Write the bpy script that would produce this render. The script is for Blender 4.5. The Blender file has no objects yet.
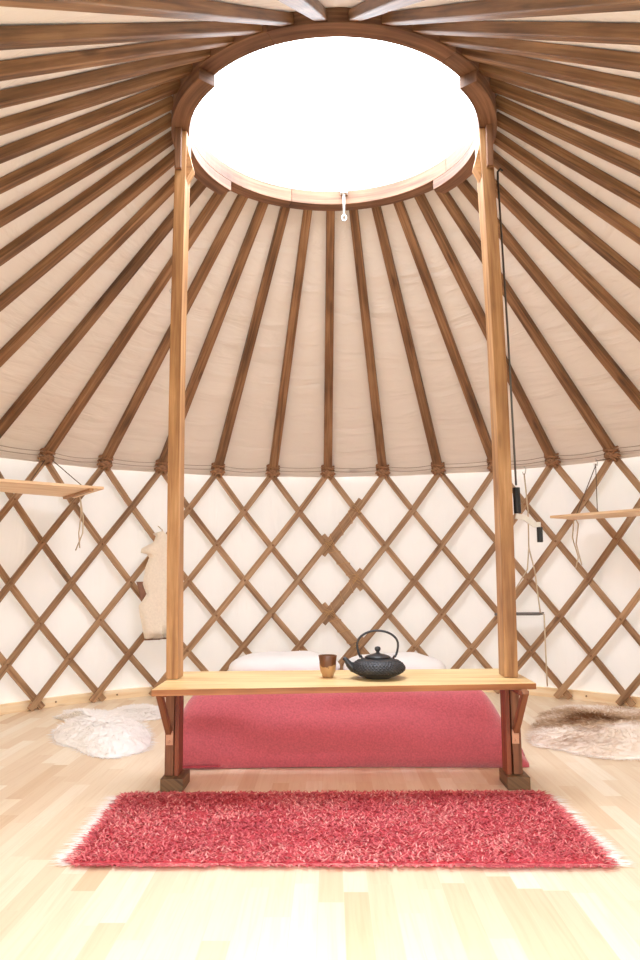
import bpy, math, random
from mathutils import Vector, Matrix
from mathutils import noise as mn

random.seed(7)
PI = math.pi
scene = bpy.context.scene
COL = scene.collection

# ------------------------------------------------------------------ camera
F, TH, RO, YA = 759.53, 0.1193, 0.0057, -0.01269
CAM = Vector((-0.0298, -3.315, 0.8665))
cy, sy, ct, st, cr, sr = math.cos(YA), math.sin(YA), math.cos(TH), math.sin(TH), math.cos(RO), math.sin(RO)
X1 = Vector((cy, -sy, 0)); Y1 = Vector((sy, cy, 0)); Z1 = Vector((0, 0, 1))
FW = ct*Y1 + st*Z1; U1 = -st*Y1 + ct*Z1
RT = cr*X1 - sr*U1; UP = sr*X1 + cr*U1
cd = bpy.data.cameras.new('camera'); cam = bpy.data.objects.new('camera', cd); COL.objects.link(cam)
cd.sensor_width = 36; cd.lens = F/960*36; cd.clip_start = 0.05
M = Matrix((( RT.x, UP.x, -FW.x, CAM.x), (RT.y, UP.y, -FW.y, CAM.y), (RT.z, UP.z, -FW.z, CAM.z), (0, 0, 0, 1)))
cam.matrix_world = M
scene.camera = cam

# ------------------------------------------------------------------ materials
def srgb(r, g, b):
    f = lambda c: (c/255/12.92) if c/255 <= .04045 else ((c/255+.055)/1.055)**2.4
    return (f(r), f(g), f(b), 1)

def mat(name):
    m = bpy.data.materials.new(name); m.use_nodes = True
    nt = m.node_tree; nt.nodes.clear()
    return m, nt, nt.nodes.new('ShaderNodeOutputMaterial')

def ramp(nt, stops):
    n = nt.nodes.new('ShaderNodeValToRGB'); e = n.color_ramp.elements
    e[0].position, e[0].color = stops[0]; e[1].position, e[1].color = stops[-1]
    for p, c in stops[1:-1]:
        q = e.new(p); q.color = c
    return n

def nd(nt, t, **kw):
    n = nt.nodes.new(t)
    for k, v in kw.items():
        if k in n.inputs: n.inputs[k].default_value = v
        else: setattr(n, k, v)
    return n

def wood(name, dark, mid, light, rough=.55, su=1.2, sv=30, bump=.15, knots=True):
    m, nt, out = mat(name); L = nt.links.new
    b = nd(nt, 'ShaderNodeBsdfPrincipled', Roughness=rough)
    uv = nt.nodes.new('ShaderNodeUVMap'); uv.uv_map = 'UVMap'
    oi = nt.nodes.new('ShaderNodeObjectInfo')
    sc = nd(nt, 'ShaderNodeVectorMath', operation='SCALE'); cx = nt.nodes.new('ShaderNodeCombineXYZ')
    for i in range(3): L(oi.outputs['Random'], cx.inputs[i])
    sc.inputs['Scale'].default_value = 37; L(cx.outputs[0], sc.inputs[0])
    mp = nt.nodes.new('ShaderNodeMapping'); mp.inputs['Scale'].default_value = (su, sv, 1)
    L(uv.outputs[0], mp.inputs['Vector']); ad = nd(nt, 'ShaderNodeVectorMath', operation='ADD')
    L(mp.outputs[0], ad.inputs[0]); L(sc.outputs[0], ad.inputs[1])
    n1 = nd(nt, 'ShaderNodeTexNoise', Scale=1.6, Detail=6, Roughness=.6, Distortion=.4); L(ad.outputs[0], n1.inputs['Vector'])
    mp2 = nt.nodes.new('ShaderNodeMapping'); mp2.inputs['Scale'].default_value = (4, 9, 1); L(uv.outputs[0], mp2.inputs['Vector'])
    ad2 = nd(nt, 'ShaderNodeVectorMath', operation='ADD'); L(mp2.outputs[0], ad2.inputs[0]); L(sc.outputs[0], ad2.inputs[1])
    n2 = nd(nt, 'ShaderNodeTexNoise', Scale=.7, Detail=3); L(ad2.outputs[0], n2.inputs['Vector'])
    mx = nd(nt, 'ShaderNodeMath', operation='MULTIPLY_ADD'); L(n2.outputs['Fac'], mx.inputs[0]); mx.inputs[1].default_value = .6
    L(n1.outputs['Fac'], mx.inputs[2])
    sb = nd(nt, 'ShaderNodeMath', operation='SUBTRACT'); L(mx.outputs[0], sb.inputs[0]); sb.inputs[1].default_value = .3
    r = ramp(nt, [(.3, dark), (.5, mid), (.72, light)]); L(sb.outputs[0], r.inputs[0])
    last = r.outputs[0]
    if knots:
        mp3 = nt.nodes.new('ShaderNodeMapping'); mp3.inputs['Scale'].default_value = (2.2, 9, 1); L(uv.outputs[0], mp3.inputs['Vector'])
        ad3 = nd(nt, 'ShaderNodeVectorMath', operation='ADD'); L(mp3.outputs[0], ad3.inputs[0]); L(sc.outputs[0], ad3.inputs[1])
        vo = nd(nt, 'ShaderNodeTexVoronoi', Scale=1.); L(ad3.outputs[0], vo.inputs['Vector'])
        lt = nd(nt, 'ShaderNodeMapRange'); lt.inputs['From Min'].default_value = .05; lt.inputs['From Max'].default_value = .13
        lt.inputs['To Min'].default_value = .6; lt.inputs['To Max'].default_value = 0; L(vo.outputs['Distance'], lt.inputs['Value'])
        mc = nd(nt, 'ShaderNodeMix', data_type='RGBA'); L(lt.outputs[0], mc.inputs[0]); L(last, mc.inputs[6])
        mc.inputs[7].default_value = (dark[0]*.55, dark[1]*.5, dark[2]*.5, 1); last = mc.outputs[2]
    hv = nd(nt, 'ShaderNodeHueSaturation'); L(last, hv.inputs['Color'])
    vr = nd(nt, 'ShaderNodeMapRange'); vr.inputs['To Min'].default_value = .86; vr.inputs['To Max'].default_value = 1.12
    L(oi.outputs['Random'], vr.inputs['Value']); L(vr.outputs[0], hv.inputs['Value'])
    L(hv.outputs[0], b.inputs['Base Color'])
    bp = nd(nt, 'ShaderNodeBump', Strength=bump, Distance=.002); L(n1.outputs['Fac'], bp.inputs['Height']); L(bp.outputs[0], b.inputs['Normal'])
    L(b.outputs[0], out.inputs[0]); return m

def plain(name, c, rough=.7, metal=0, noise=0, nscale=40, bump=0, sheen=0):
    m, nt, out = mat(name); L = nt.links.new
    b = nd(nt, 'ShaderNodeBsdfPrincipled', Roughness=rough, Metallic=metal); b.inputs['Base Color'].default_value = c
    if sheen: b.inputs['Sheen Weight'].default_value = sheen
    tc = nt.nodes.new('ShaderNodeTexCoord')
    n = nd(nt, 'ShaderNodeTexNoise', Scale=nscale, Detail=5); L(tc.outputs['Object'], n.inputs['Vector'])
    k = noise or .06
    r = ramp(nt, [(.3, tuple(x*(1-k) for x in c[:3])+(1,)), (.7, tuple(min(1, x*(1+k)) for x in c[:3])+(1,))])
    L(n.outputs['Fac'], r.inputs[0]); L(r.outputs[0], b.inputs['Base Color'])
    if bump:
        bp = nd(nt, 'ShaderNodeBump', Strength=bump, Distance=.004); L(n.outputs['Fac'], bp.inputs['Height']); L(bp.outputs[0], b.inputs['Normal'])
    L(b.outputs[0], out.inputs[0]); return m

def canvas(name, c, trans, ctrans, vscale, strength):
    m, nt, out = mat(name); L = nt.links.new
    uv = nt.nodes.new('ShaderNodeUVMap'); uv.uv_map = 'UVMap'
    mp = nt.nodes.new('ShaderNodeMapping'); mp.inputs['Scale'].default_value = vscale; L(uv.outputs[0], mp.inputs['Vector'])
    n = nd(nt, 'ShaderNodeTexNoise', Scale=1., Detail=4, Distortion=.6); L(mp.outputs[0], n.inputs['Vector'])
    bp = nd(nt, 'ShaderNodeBump', Strength=strength, Distance=.03); L(n.outputs['Fac'], bp.inputs['Height'])
    n2 = nd(nt, 'ShaderNodeTexNoise', Scale=2.2, Detail=3); L(uv.outputs[0], n2.inputs['Vector'])
    r = ramp(nt, [(.3, tuple(x*.95 for x in c[:3])+(1,)), (.7, c)]); L(n2.outputs['Fac'], r.inputs[0])
    d = nt.nodes.new('ShaderNodeBsdfDiffuse'); L(r.outputs[0], d.inputs['Color']); L(bp.outputs[0], d.inputs['Normal'])
    t = nt.nodes.new('ShaderNodeBsdfTranslucent'); t.inputs['Color'].default_value = ctrans
    mx = nt.nodes.new('ShaderNodeMixShader'); mx.inputs[0].default_value = trans
    L(d.outputs[0], mx.inputs[1]); L(t.outputs[0], mx.inputs[2]); L(mx.outputs[0], out.inputs[0]); return m

def attr_mat(name, rough=.9, sheen=.3, trans=.2):
    m, nt, out = mat(name); L = nt.links.new
    a = nt.nodes.new('ShaderNodeVertexColor'); a.layer_name = 'Col'
    b = nd(nt, 'ShaderNodeBsdfDiffuse'); L(a.outputs[0], b.inputs['Color'])
    t = nt.nodes.new('ShaderNodeBsdfTranslucent'); L(a.outputs[0], t.inputs['Color'])
    mx = nt.nodes.new('ShaderNodeMixShader'); mx.inputs[0].default_value = trans
    L(b.outputs[0], mx.inputs[1]); L(t.outputs[0], mx.inputs[2]); L(mx.outputs[0], out.inputs[0]); return m

W_RAFT = wood('rafter_wood', srgb(88, 60, 36), srgb(132, 94, 60), srgb(166, 126, 88))
W_SLAT = wood('slat_wood', srgb(132, 98, 68), srgb(168, 132, 96), srgb(194, 160, 124))
W_RING = wood('ring_wood', srgb(90, 58, 40), srgb(126, 88, 62), srgb(158, 116, 86))
W_POST = wood('post_wood', srgb(138, 94, 56), srgb(174, 128, 82), srgb(204, 160, 112), sv=22)
W_LEG_SHADED = wood('leg_wood_shaded', srgb(98, 58, 36), srgb(128, 80, 50), srgb(152, 102, 68))  # post brown darkened to paint in the shade below the plank; braces share it
W_CLEAT = wood('cleat_wood', srgb(96, 44, 24), srgb(128, 64, 38), srgb(150, 84, 50))
W_BLOCK = wood('block_wood', srgb(74, 52, 34), srgb(108, 80, 52), srgb(138, 106, 70))
W_PLANK = wood('plank_wood', srgb(206, 166, 108), srgb(226, 194, 138), srgb(238, 212, 160), su=.9, sv=26, rough=.4, bump=.05)
W_EDGE = wood('edge_wood', srgb(136, 82, 42), srgb(166, 106, 60), srgb(188, 130, 80))
W_SHELF = wood('shelf_wood', srgb(222, 184, 140), srgb(236, 204, 164), srgb(244, 218, 184), sv=14, knots=False)
W_RIM = wood('rim_wood', srgb(226, 196, 150), srgb(240, 218, 180), srgb(248, 232, 204), sv=18)
CAN_WALL = canvas('wall_canvas', srgb(242, 238, 234), .046, (1., .97, .93, 1), (5, .9, 1), .5)
CAN_ROOF = canvas('roof_canvas', srgb(230, 220, 209), .009, (1., .88, .74, 1), (1.1, 7, 1), .9)
ROPEM = plain('wall_cord', srgb(168, 150, 132), .9)
CORD = plain('dark_cord', srgb(112, 92, 74), .9)
HEMP = plain('pale_cord', srgb(206, 188, 160), .9)
LEATHER = plain('leather_lashing', srgb(156, 116, 84), .8, noise=.3, nscale=60)
LACE = plain('lacing_cord', srgb(196, 158, 110), .9)
IRON = plain('cast_iron', srgb(62, 62, 65), .4, .55, noise=.15, nscale=90)
BLACKM = plain('black_grip', srgb(36, 38, 40), .5)
STEEL = plain('zinc_steel', srgb(190, 190, 186), .35, .9)
RODM = plain('dark_steel', srgb(110, 108, 106), .4, .8)
WHITEP = plain('white_paint_metal', srgb(226, 224, 218), .4)
GREYP = plain('grey_board', srgb(108, 102, 100), .6)
COPPER = plain('bracket_plate', srgb(206, 160, 130), .4, .5)
RED = plain('red_wool', srgb(192, 92, 102), .95, noise=.16, nscale=120, bump=.5, sheen=.3)
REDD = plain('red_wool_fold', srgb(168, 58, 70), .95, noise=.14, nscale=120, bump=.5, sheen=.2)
WHITEC = plain('white_cotton', srgb(250, 250, 250), .9, noise=.01, nscale=6)
MATT = plain('mattress_cloth', srgb(150, 40, 52), .95)
FLEECE = plain('fleece', srgb(246, 236, 218), .95, noise=.05, nscale=70, bump=1.)
LINING = plain('brown_lining', srgb(140, 104, 84), .9)
FURM = attr_mat('fur_fibres', trans=.04)
HIDEM = attr_mat('fur_hide', trans=0.)
PILEM = attr_mat('rug_fibres', trans=.05)
GROUNDM = plain('ground_grass', srgb(110, 118, 84), .95, noise=.3, nscale=6)

# floor: strip parquet along y
def floor_mat():
    m, nt, out = mat('maple_parquet'); L = nt.links.new
    tc = nt.nodes.new('ShaderNodeTexCoord')
    sp = nt.nodes.new('ShaderNodeSeparateXYZ'); L(tc.outputs['Object'], sp.inputs[0])
    dv = nd(nt, 'ShaderNodeMath', operation='DIVIDE'); L(sp.outputs['X'], dv.inputs[0]); dv.inputs[1].default_value = .068
    fl = nd(nt, 'ShaderNodeMath', operation='FLOOR'); L(dv.outputs[0], fl.inputs[0])
    wn = nt.nodes.new('ShaderNodeTexWhiteNoise'); wn.noise_dimensions = '1D'; L(fl.outputs[0], wn.inputs['W'])
    ma = nd(nt, 'ShaderNodeMath', operation='MULTIPLY_ADD'); L(wn.outputs['Value'], ma.inputs[0]); ma.inputs[1].default_value = 7.3; L(sp.outputs['Y'], ma.inputs[2])
    mp = nt.nodes.new('ShaderNodeCombineXYZ'); L(ma.outputs[0], mp.inputs[0]); L(sp.outputs['X'], mp.inputs[1])
    br = nt.nodes.new('ShaderNodeTexBrick')
    br.inputs['Scale'].default_value = 1; br.inputs['Brick Width'].default_value = .52; br.inputs['Row Height'].default_value = .068
    br.inputs['Mortar Size'].default_value = .0007; br.inputs['Mortar Smooth'].default_value = .1; br.inputs['Bias'].default_value = 0
    br.offset = 0; br.offset_frequency = 2; br.squash = 1.0
    br.inputs['Color1'].default_value = (0, 0, 0, 1); br.inputs['Color2'].default_value = (1, 1, 1, 1); br.inputs['Mortar'].default_value = (.35, .35, .35, 1)
    L(mp.outputs[0], br.inputs['Vector'])
    base = ramp(nt, [(0., srgb(222, 194, 158)), (.15, srgb(232, 210, 180)), (.45, srgb(238, 220, 192)), (.8, srgb(243, 228, 202)), (1., srgb(248, 238, 218))])
    L(br.outputs['Color'], base.inputs[0])
    m2 = nt.nodes.new('ShaderNodeMapping'); m2.inputs['Scale'].default_value = (60, 2.4, 1); L(tc.outputs['Object'], m2.inputs['Vector'])
    ad = nd(nt, 'ShaderNodeVectorMath', operation='ADD'); L(m2.outputs[0], ad.inputs[0])
    s = nd(nt, 'ShaderNodeVectorMath', operation='SCALE'); L(br.outputs['Color'], s.inputs[0]); s.inputs['Scale'].default_value = 50; L(s.outputs[0], ad.inputs[1])
    n = nd(nt, 'ShaderNodeTexNoise', Scale=1., Detail=6, Distortion=1.2); L(ad.outputs[0], n.inputs['Vector'])
    gr = ramp(nt, [(.3, (.92, .88, .83, 1)), (.55, (1, 1, 1, 1))]); L(n.outputs['Fac'], gr.inputs[0])
    mu = nd(nt, 'ShaderNodeMix', data_type='RGBA', blend_type='MULTIPLY'); mu.inputs[0].default_value = .8
    L(base.outputs[0], mu.inputs[6]); L(gr.outputs[0], mu.inputs[7])
    b = nd(nt, 'ShaderNodeBsdfPrincipled', Roughness=.42); L(mu.outputs[2], b.inputs['Base Color'])
    L(b.outputs[0], out.inputs[0]); return m
FLOORM = floor_mat()

def dome_mat():
    m, nt, out = mat('clear_acrylic'); L = nt.links.new
    t = nt.nodes.new('ShaderNodeBsdfTransparent'); t.inputs['Color'].default_value = (.97, .985, 1, 1)
    g = nt.nodes.new('ShaderNodeBsdfGlossy'); g.inputs['Roughness'].default_value = .05
    fr = nd(nt, 'ShaderNodeFresnel', IOR=1.08)
    mx = nt.nodes.new('ShaderNodeMixShader'); L(fr.outputs[0], mx.inputs[0]); L(t.outputs[0], mx.inputs[1]); L(g.outputs[0], mx.inputs[2])
    L(mx.outputs[0], out.inputs[0]); return m
DOMEM = dome_mat()

# ------------------------------------------------------------------ mesh helpers
class MB:
    def __init__(s): s.v = []; s.f = []; s.uv = []; s.col = None; s.sm = []
    def add(s, vs, fs, uvs=None, smooth=False):
        o = len(s.v); s.v += [tuple(v) for v in vs]
        for i, f in enumerate(fs):
            s.f.append([o+j for j in f]); s.sm.append(smooth)
            s.uv.append(uvs[i] if uvs else [(0, 0)]*len(f))
    def box(s, c, size, rot=None):
        """box about c; rot = 3x3 matrix; uv runs along the longest side"""
        hx, hy, hz = (q/2 for q in size)
        P = [Vector((x, y, z)) for x in (-hx, hx) for y in (-hy, hy) for z in (-hz, hz)]
        F_ = [(0, 1, 3, 2), (4, 6, 7, 5), (0, 4, 5, 1), (2, 3, 7, 6), (0, 2, 6, 4), (1, 5, 7, 3)]
        ax = max(range(3), key=lambda i: size[i]); o1, o2 = [i for i in range(3) if i != ax]
        uvs = [[(P[i][ax], P[i][o1]*1.0 + P[i][o2]*1.3 + (.31 if k < 2 else 0)) for i in f] for k, f in enumerate(F_)]
        R = rot or Matrix.Identity(3); c = Vector(c)
        s.add([c + R @ p for p in P], F_, uvs)
    def bar(s, pts, nrm, w, t, w2=None):
        """rectangular section swept on pts; nrm[i] = thickness direction; w across"""
        n = len(pts); V = []; U = 0; us = [0]
        for i in range(1, n): U += (pts[i]-pts[i-1]).length; us.append(U)
        for i in range(n):
            T = (pts[min(i+1, n-1)]-pts[max(i-1, 0)]).normalized(); N = nrm[i].normalized(); S = T.cross(N).normalized()
            ww = w if w2 is None else w+(w2-w)*i/(n-1)
            for a, b in ((-1, -1), (1, -1), (1, 1), (-1, 1)): V.append(pts[i]+S*a*ww/2+N*b*t/2)
        fs, uvs = [], []; cc = [0, w, w+t, 2*w+t, 2*w+2*t]
        for i in range(n-1):
            for j in range(4):
                a = i*4+j; b = i*4+(j+1) % 4
                fs.append((a, b, b+4, a+4)); uvs.append([(us[i], cc[j]), (us[i], cc[j+1]), (us[i+1], cc[j+1]), (us[i+1], cc[j])])
        fs += [(3, 2, 1, 0), tuple((n-1)*4+q for q in (0, 1, 2, 3))]; uvs += [[(0, 0), (0, w), (t, w), (t, 0)]]*2
        s.add(V, fs, uvs)
    def tube(s, pts, r, seg=6, closed=False, radii=None):
        n = len(pts); V = []; pts = [Vector(p) for p in pts]; prev = None
        for i in range(n):
            if closed: T = pts[(i+1) % n]-pts[i-1]
            else: T = pts[min(i+1, n-1)]-pts[max(i-1, 0)]
            T.normalize()
            A = prev if prev is not None and abs(prev.dot(T)) < .95 else (Vector((0, 0, 1)) if abs(T.z) < .9 else Vector((1, 0, 0)))
            S = (A - T*A.dot(T)).normalized(); B = T.cross(S); prev = S
            rr = radii[i] if radii else r
            for j in range(seg):
                a = 2*PI*j/seg; V.append(pts[i]+S*math.cos(a)*rr+B*math.sin(a)*rr)
        fs = []
        for i in range(n if closed else n-1):
            for j in range(seg):
                a = i*seg+j; b = i*seg+(j+1) % seg; c = ((i+1) % n)*seg
                fs.append((a, b, c+(j+1) % seg, c+j))
        if not closed: fs += [tuple(range(seg))[::-1], tuple((n-1)*seg+j for j in range(seg))]
        s.add(V, fs, None, True)
    def lathe(s, prof, seg=48, c=(0, 0, 0), fn=None):
        V = []; c = Vector(c)
        for r, z in prof:
            for j in range(seg):
                a = 2*PI*j/seg; rr = fn(r, z, a) if fn else r
                V.append(c+Vector((rr*math.cos(a), rr*math.sin(a), z)))
        fs = [(i*seg+j, i*seg+(j+1) % seg, (i+1)*seg+(j+1) % seg, (i+1)*seg+j) for i in range(len(prof)-1) for j in range(seg)]
        if prof[0][0] > 1e-6: fs.append(tuple(range(seg))[::-1])
        if prof[-1][0] > 1e-6: fs.append(tuple((len(prof)-1)*seg+j for j in range(seg)))
        s.add(V, fs, None, True)
    def prism(s, poly, axis0, axis1, org, ext):
        """poly (a,b) in plane axis0/axis1 at org, extruded by vector ext"""
        n = len(poly); org = Vector(org); a0 = Vector(axis0); a1 = Vector(axis1); e = Vector(ext)
        V = [org+a0*a+a1*b for a, b in poly]; V += [v+e for v in V]
        fs = [tuple(range(n))[::-1], tuple(range(n, 2*n))]+[(i, (i+1) % n, n+(i+1) % n, n+i) for i in range(n)]
        uvs = [[poly[i] for i in f] for f in (tuple(range(n))[::-1],)]+[[poly[i] for i in range(n)]]+[[(0, 0), (poly[(i+1) % n][0]-poly[i][0], 0), (poly[(i+1) % n][0]-poly[i][0], e.length), (0, e.length)] for i in range(n)]
        s.add(V, fs, uvs)
    def build(s, name, m, parent=None, bevel=0, origin=None, recalc=True):
        me = bpy.data.meshes.new(name)
        o0 = Vector(origin) if origin else Vector((0, 0, 0))
        me.from_pydata([tuple(Vector(v)-o0) for v in s.v], [], s.f)
        uvl = me.uv_layers.new(name='UVMap'); flat = [c for f in s.uv for u in f for c in u]
        uvl.data.foreach_set('uv', flat)
        me.polygons.foreach_set('use_smooth', s.sm)
        if s.col:
            ca = me.color_attributes.new('Col', 'FLOAT_COLOR', 'POINT'); ca.data.foreach_set('color', [c for q in s.col for c in q])
        if recalc:
            import bmesh
            bm = bmesh.new(); bm.from_mesh(me); bmesh.ops.recalc_face_normals(bm, faces=bm.faces); bm.to_mesh(me); bm.free()
        for q in (m if isinstance(m, (list, tuple)) else [m]): me.materials.append(q)
        o = bpy.data.objects.new(name, me); COL.objects.link(o); o.location = o0
        if parent is not None:
            o.parent = parent; o.location = o0-parent.location
        if bevel:
            b = o.modifiers.new('bevel', 'BEVEL'); b.width = bevel; b.segments = 2; b.limit_method = 'ANGLE'
        return o

def tag(o, label=None, cat=None, group=None, kind=None):
    if label: o['label'] = label
    if cat: o['category'] = cat
    if group: o['group'] = group
    if kind: o['kind'] = kind
    return o
def empty(name, loc=(0, 0, 0)):
    o = bpy.data.objects.new(name, None); COL.objects.link(o); o.location = loc; o.empty_display_size = .1; return o
def cyl(r, a, z): return Vector((r*math.sin(a), r*math.cos(a), z))
def lerp(a, b, t): return a+(b-a)*t

# ------------------------------------------------------------------ numbers of the yurt
R = 2.5; N = 37; DL = 2*PI/N; PH0 = -.0172
ZROW = [1.613, 1.3287, 1.0617, .7999, .5466, .3022, .0609]
RO_, RI, ZC = .7394, .6600, 2.8717
def zrow(r):
    if r < 0: return ZROW[0]-r*.284
    if r > 6: return ZROW[6]-(r-6)*.241
    i = min(int(r), 5); return lerp(ZROW[i], ZROW[i+1], r-i)

# ------------------------------------------------------------------ setting
def grid_surface(fn, nu, nv, uvf, closed=False):
    V = [fn(i/(nu), j/(nv)) for i in range(nu+1) for j in range(nv+1)]
    fs, uvs = [], []
    for i in range(nu):
        for j in range(nv):
            q = (i*(nv+1)+j, (i+1)*(nv+1)+j, (i+1)*(nv+1)+j+1, i*(nv+1)+j+1)
            fs.append(q); uvs.append([uvf(a/nu, b/nv) for a, b in ((i, j), (i+1, j), (i+1, j+1), (i, j+1))])
    mb = MB(); mb.add(V, fs, uvs, True); return mb

floor = MB(); floor.lathe([(0.0, 0), (2.62, 0), (2.62, -.06), (0, -.06)], 96)
o = floor.build('floor', FLOORM); tag(o, kind='structure')
for p in o.data.polygons: p.use_smooth = False
g = MB(); g.box((0, 0, -.12), (40, 40, .1)); tag(g.build('ground', GROUNDM), kind='structure')

DOOR = .165    # half angle of the doorway, straight behind the viewer's side
def wallf(u, v):
    a = lerp(-PI+DOOR, PI-DOOR, u); z = lerp(.055, 1.68, v)
    d = .012*mn.noise(Vector((a*9, z*.7, 3)))+.008*mn.noise(Vector((a*23, z*1.2, 9)))
    d += .010*math.sin(a*37+.6)*math.sin(v*PI)
    if v > .93: return cyl(lerp(2.552, 2.5265, (v-.93)/.07)+d*(1-v)/.07, a, lerp(1.60, 1.648, (v-.93)/.07))
    z = lerp(.055, 1.60, v/.93)
    return cyl(2.552+d, a, z)
tag(grid_surface(wallf, 420, 16, lambda u, v: (u*15, v*1.6)).build('wall_back', CAN_WALL, recalc=False), kind='structure')

# roof cloth: a cone over the rafters with a short hem hanging behind the lattice heads
RA, RB = (2.47, 1.650), (.735, 2.905)         # rafter centre line, wall end and crown end
SL = math.atan2(RB[1]-RA[1], RA[0]-RB[0])
def rooff(u, v):
    a = lerp(-PI, PI, u)
    if v < .08:
        t = v/.08; r = 2.524; z = lerp(1.588, 1.6445, t)
        r += .006*mn.noise(Vector((a*14, z*3, 1)))
        z += .006*mn.noise(Vector((a*5, 0, 5)))*(1-t)
    else:
        t = (v-.08)/.92
        r = lerp(2.524, .7375, t); z = RA[1]+(RA[0]-r)*(RB[1]-RA[1])/(RA[0]-RB[0])+.0285
        ph = (a-PH0)/DL; between = abs(math.sin(ph*PI))
        d = .010*between*math.sin(t*PI)+.010*between*mn.noise(Vector((r*math.sin(a)*4, r*math.cos(a)*4, z*5)))
        d += (.006+.010*max(0, 1-t*4))*between*mn.noise(Vector((a*7, t*30, 0)))
        z -= d
    return cyl(r, a, z)
tag(grid_surface(rooff, 592, 50, lambda u, v: (u*15, v*2.4)).build('ceiling', CAN_ROOF, recalc=False), kind='structure')

rim = MB()
n = 120
for r0, r1, z0, z1 in ((2.527, 2.60, 0., .06),):
    A = [lerp(-PI+DOOR, PI-DOOR, i/n) for i in range(n+1)]
    V = []; fs = []; uvs = []
    for a in A: V += [cyl(r0, a, z0), cyl(r0, a, z1), cyl(r1, a, z1), cyl(r1, a, z0)]
    for i in range(n):
        for j in range(4):
            q = i*4+j; w = i*4+(j+1) % 4; fs.append((q, w, w+4, q+4))
            uvs.append([(A[i]*2.5, j*.06), (A[i]*2.5, j*.06+.06), (A[i+1]*2.5, j*.06+.06), (A[i+1]*2.5, j*.06)])
    rim.add(V, fs, uvs)
tag(rim.build('trim_1', W_RIM), kind='structure')
sc = MB()
for k in range(-9, 10):
    a = PH0+(k+.35)*DL; sc.lathe([(0, 0), (.006, 0), (.006, .004), (0, .005)], 10, (0, 0, 0))
    for i in range(len(sc.v)-40, len(sc.v)):
        x, y, z = sc.v[i]; P = cyl(2.527-z, a, .03+y)+Vector((math.cos(a), -math.sin(a), 0))*x; sc.v[i] = tuple(P)
tag(sc.build('screw_heads', plain('screw_dark', srgb(140, 110, 80), .5, .4), bpy.data.objects['trim_1']), kind='stuff')

# ------------------------------------------------------------------ lattice wall
ROOT = {}
ROOT['L'] = tag(empty('lattice_section', cyl(2.48, -.75, 0)), 'brown crossed-slat lattice section left of the laced joint, lining the canvas wall', 'lattice wall', 'lattice wall sections')
ROOT['R'] = tag(empty('lattice_section', cyl(2.48, .75, 0)), 'brown crossed-slat lattice section right of the laced joint, lining the canvas wall', 'lattice wall', 'lattice wall sections')
SW, STK = .043, .013
def slat(k, fam, r0, r1, side, dz=0.):
    """fam +1 leans down to the right (outer layer), -1 down to the left (inner layer)"""
    rad = 2.503 if fam > 0 else 2.488
    n = max(3, int((r1-r0)*4)); pts = []; nr = []
    j = random.uniform(-.004, .004)
    for i in range(n+1):
        r = lerp(r0, r1, i/n); a = PH0+DL*(k+fam*r/2)
        P = cyl(rad, a, max(.006, zrow(r)+dz)+j*0); pts.append(P); nr.append(cyl(1, a, 0))
    mb = MB(); mb.bar(pts, nr, SW+random.uniform(-.002, .002), STK)
    mb.build('slat', W_SLAT, ROOT[side])
KM = 9
top, bot = -.12, 6.22
stub = .20
for k in range(-KM-3, KM+4):
    # family +1
    def inside(k, fam, r): return -KM <= k+fam*r/2 <= KM
    def clip(k, fam):
        lo, hi = top, bot
        if fam > 0:
            lo = max(lo, 2*(-KM-k)) if k < -KM else lo
            hi = min(hi, 2*(KM-k))
        else:
            lo = max(lo, 2*(k-KM)) if k > KM else lo
            hi = min(hi, 2*(k+KM))
        return lo, hi
    for fam in (1, -1):
        lo, hi = clip(k, fam)
        if hi-lo < .8: continue
        if fam == 1:
            if k == 0: slat(k, 1, lo, 1+stub, 'L', .0); slat(k, 1, 1-stub, hi, 'R', 0)
            elif k == -1: slat(k, 1, lo, 3+stub, 'L', -.024); slat(k, 1, 2-stub, hi, 'R', .024)
            elif k == -2: slat(k, 1, lo, 5+stub, 'L', -.024); slat(k, 1, 4-stub, hi, 'R', .024)
            else: slat(k, 1, lo, hi, 'L' if k < 0 else 'R')
        else:
            if k == 1: slat(k, -1, lo, 2+stub, 'R', -.024); slat(k, -1, 1-stub, hi, 'L', .024)
            elif k == 2: slat(k, -1, lo, 4+stub, 'R', -.024); slat(k, -1, 3-stub, hi, 'L', .024)
            elif k == 3: slat(k, -1, lo, 6.2, 'R', -.024); slat(k, -1, 5-stub, hi, 'L', .024)
            else: slat(k, -1, lo, hi, 'L' if k <= 0 else 'R')
# leather pegs at the crossings in view
peg = MB(); peg.lathe([(0, 0), (.007, 0), (.0085, .003), (.006, .007), (0, .008)], 10)
peg_me = None
for r in range(1, 6):
    ks = [x for x in range(-6, 7)] if r % 2 == 0 else [x+.5 for x in range(-6, 6)]
    for k in ks:
        a = PH0+DL*k
        side = 'L' if k <= (0 if r % 2 == 0 else 0) else 'R'
        if peg_me is None:
            ob = peg.build('lashing_knot', LEATHER, ROOT[side]); peg_me = ob.data
        else:
            ob = bpy.data.objects.new('lashing_knot', peg_me); COL.objects.link(ob); ob.parent = ROOT[side]
        ob.location = cyl(2.4815, a, zrow(r))-ROOT[side].location
        ob.rotation_euler = (PI/2, 0, -a)
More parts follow.
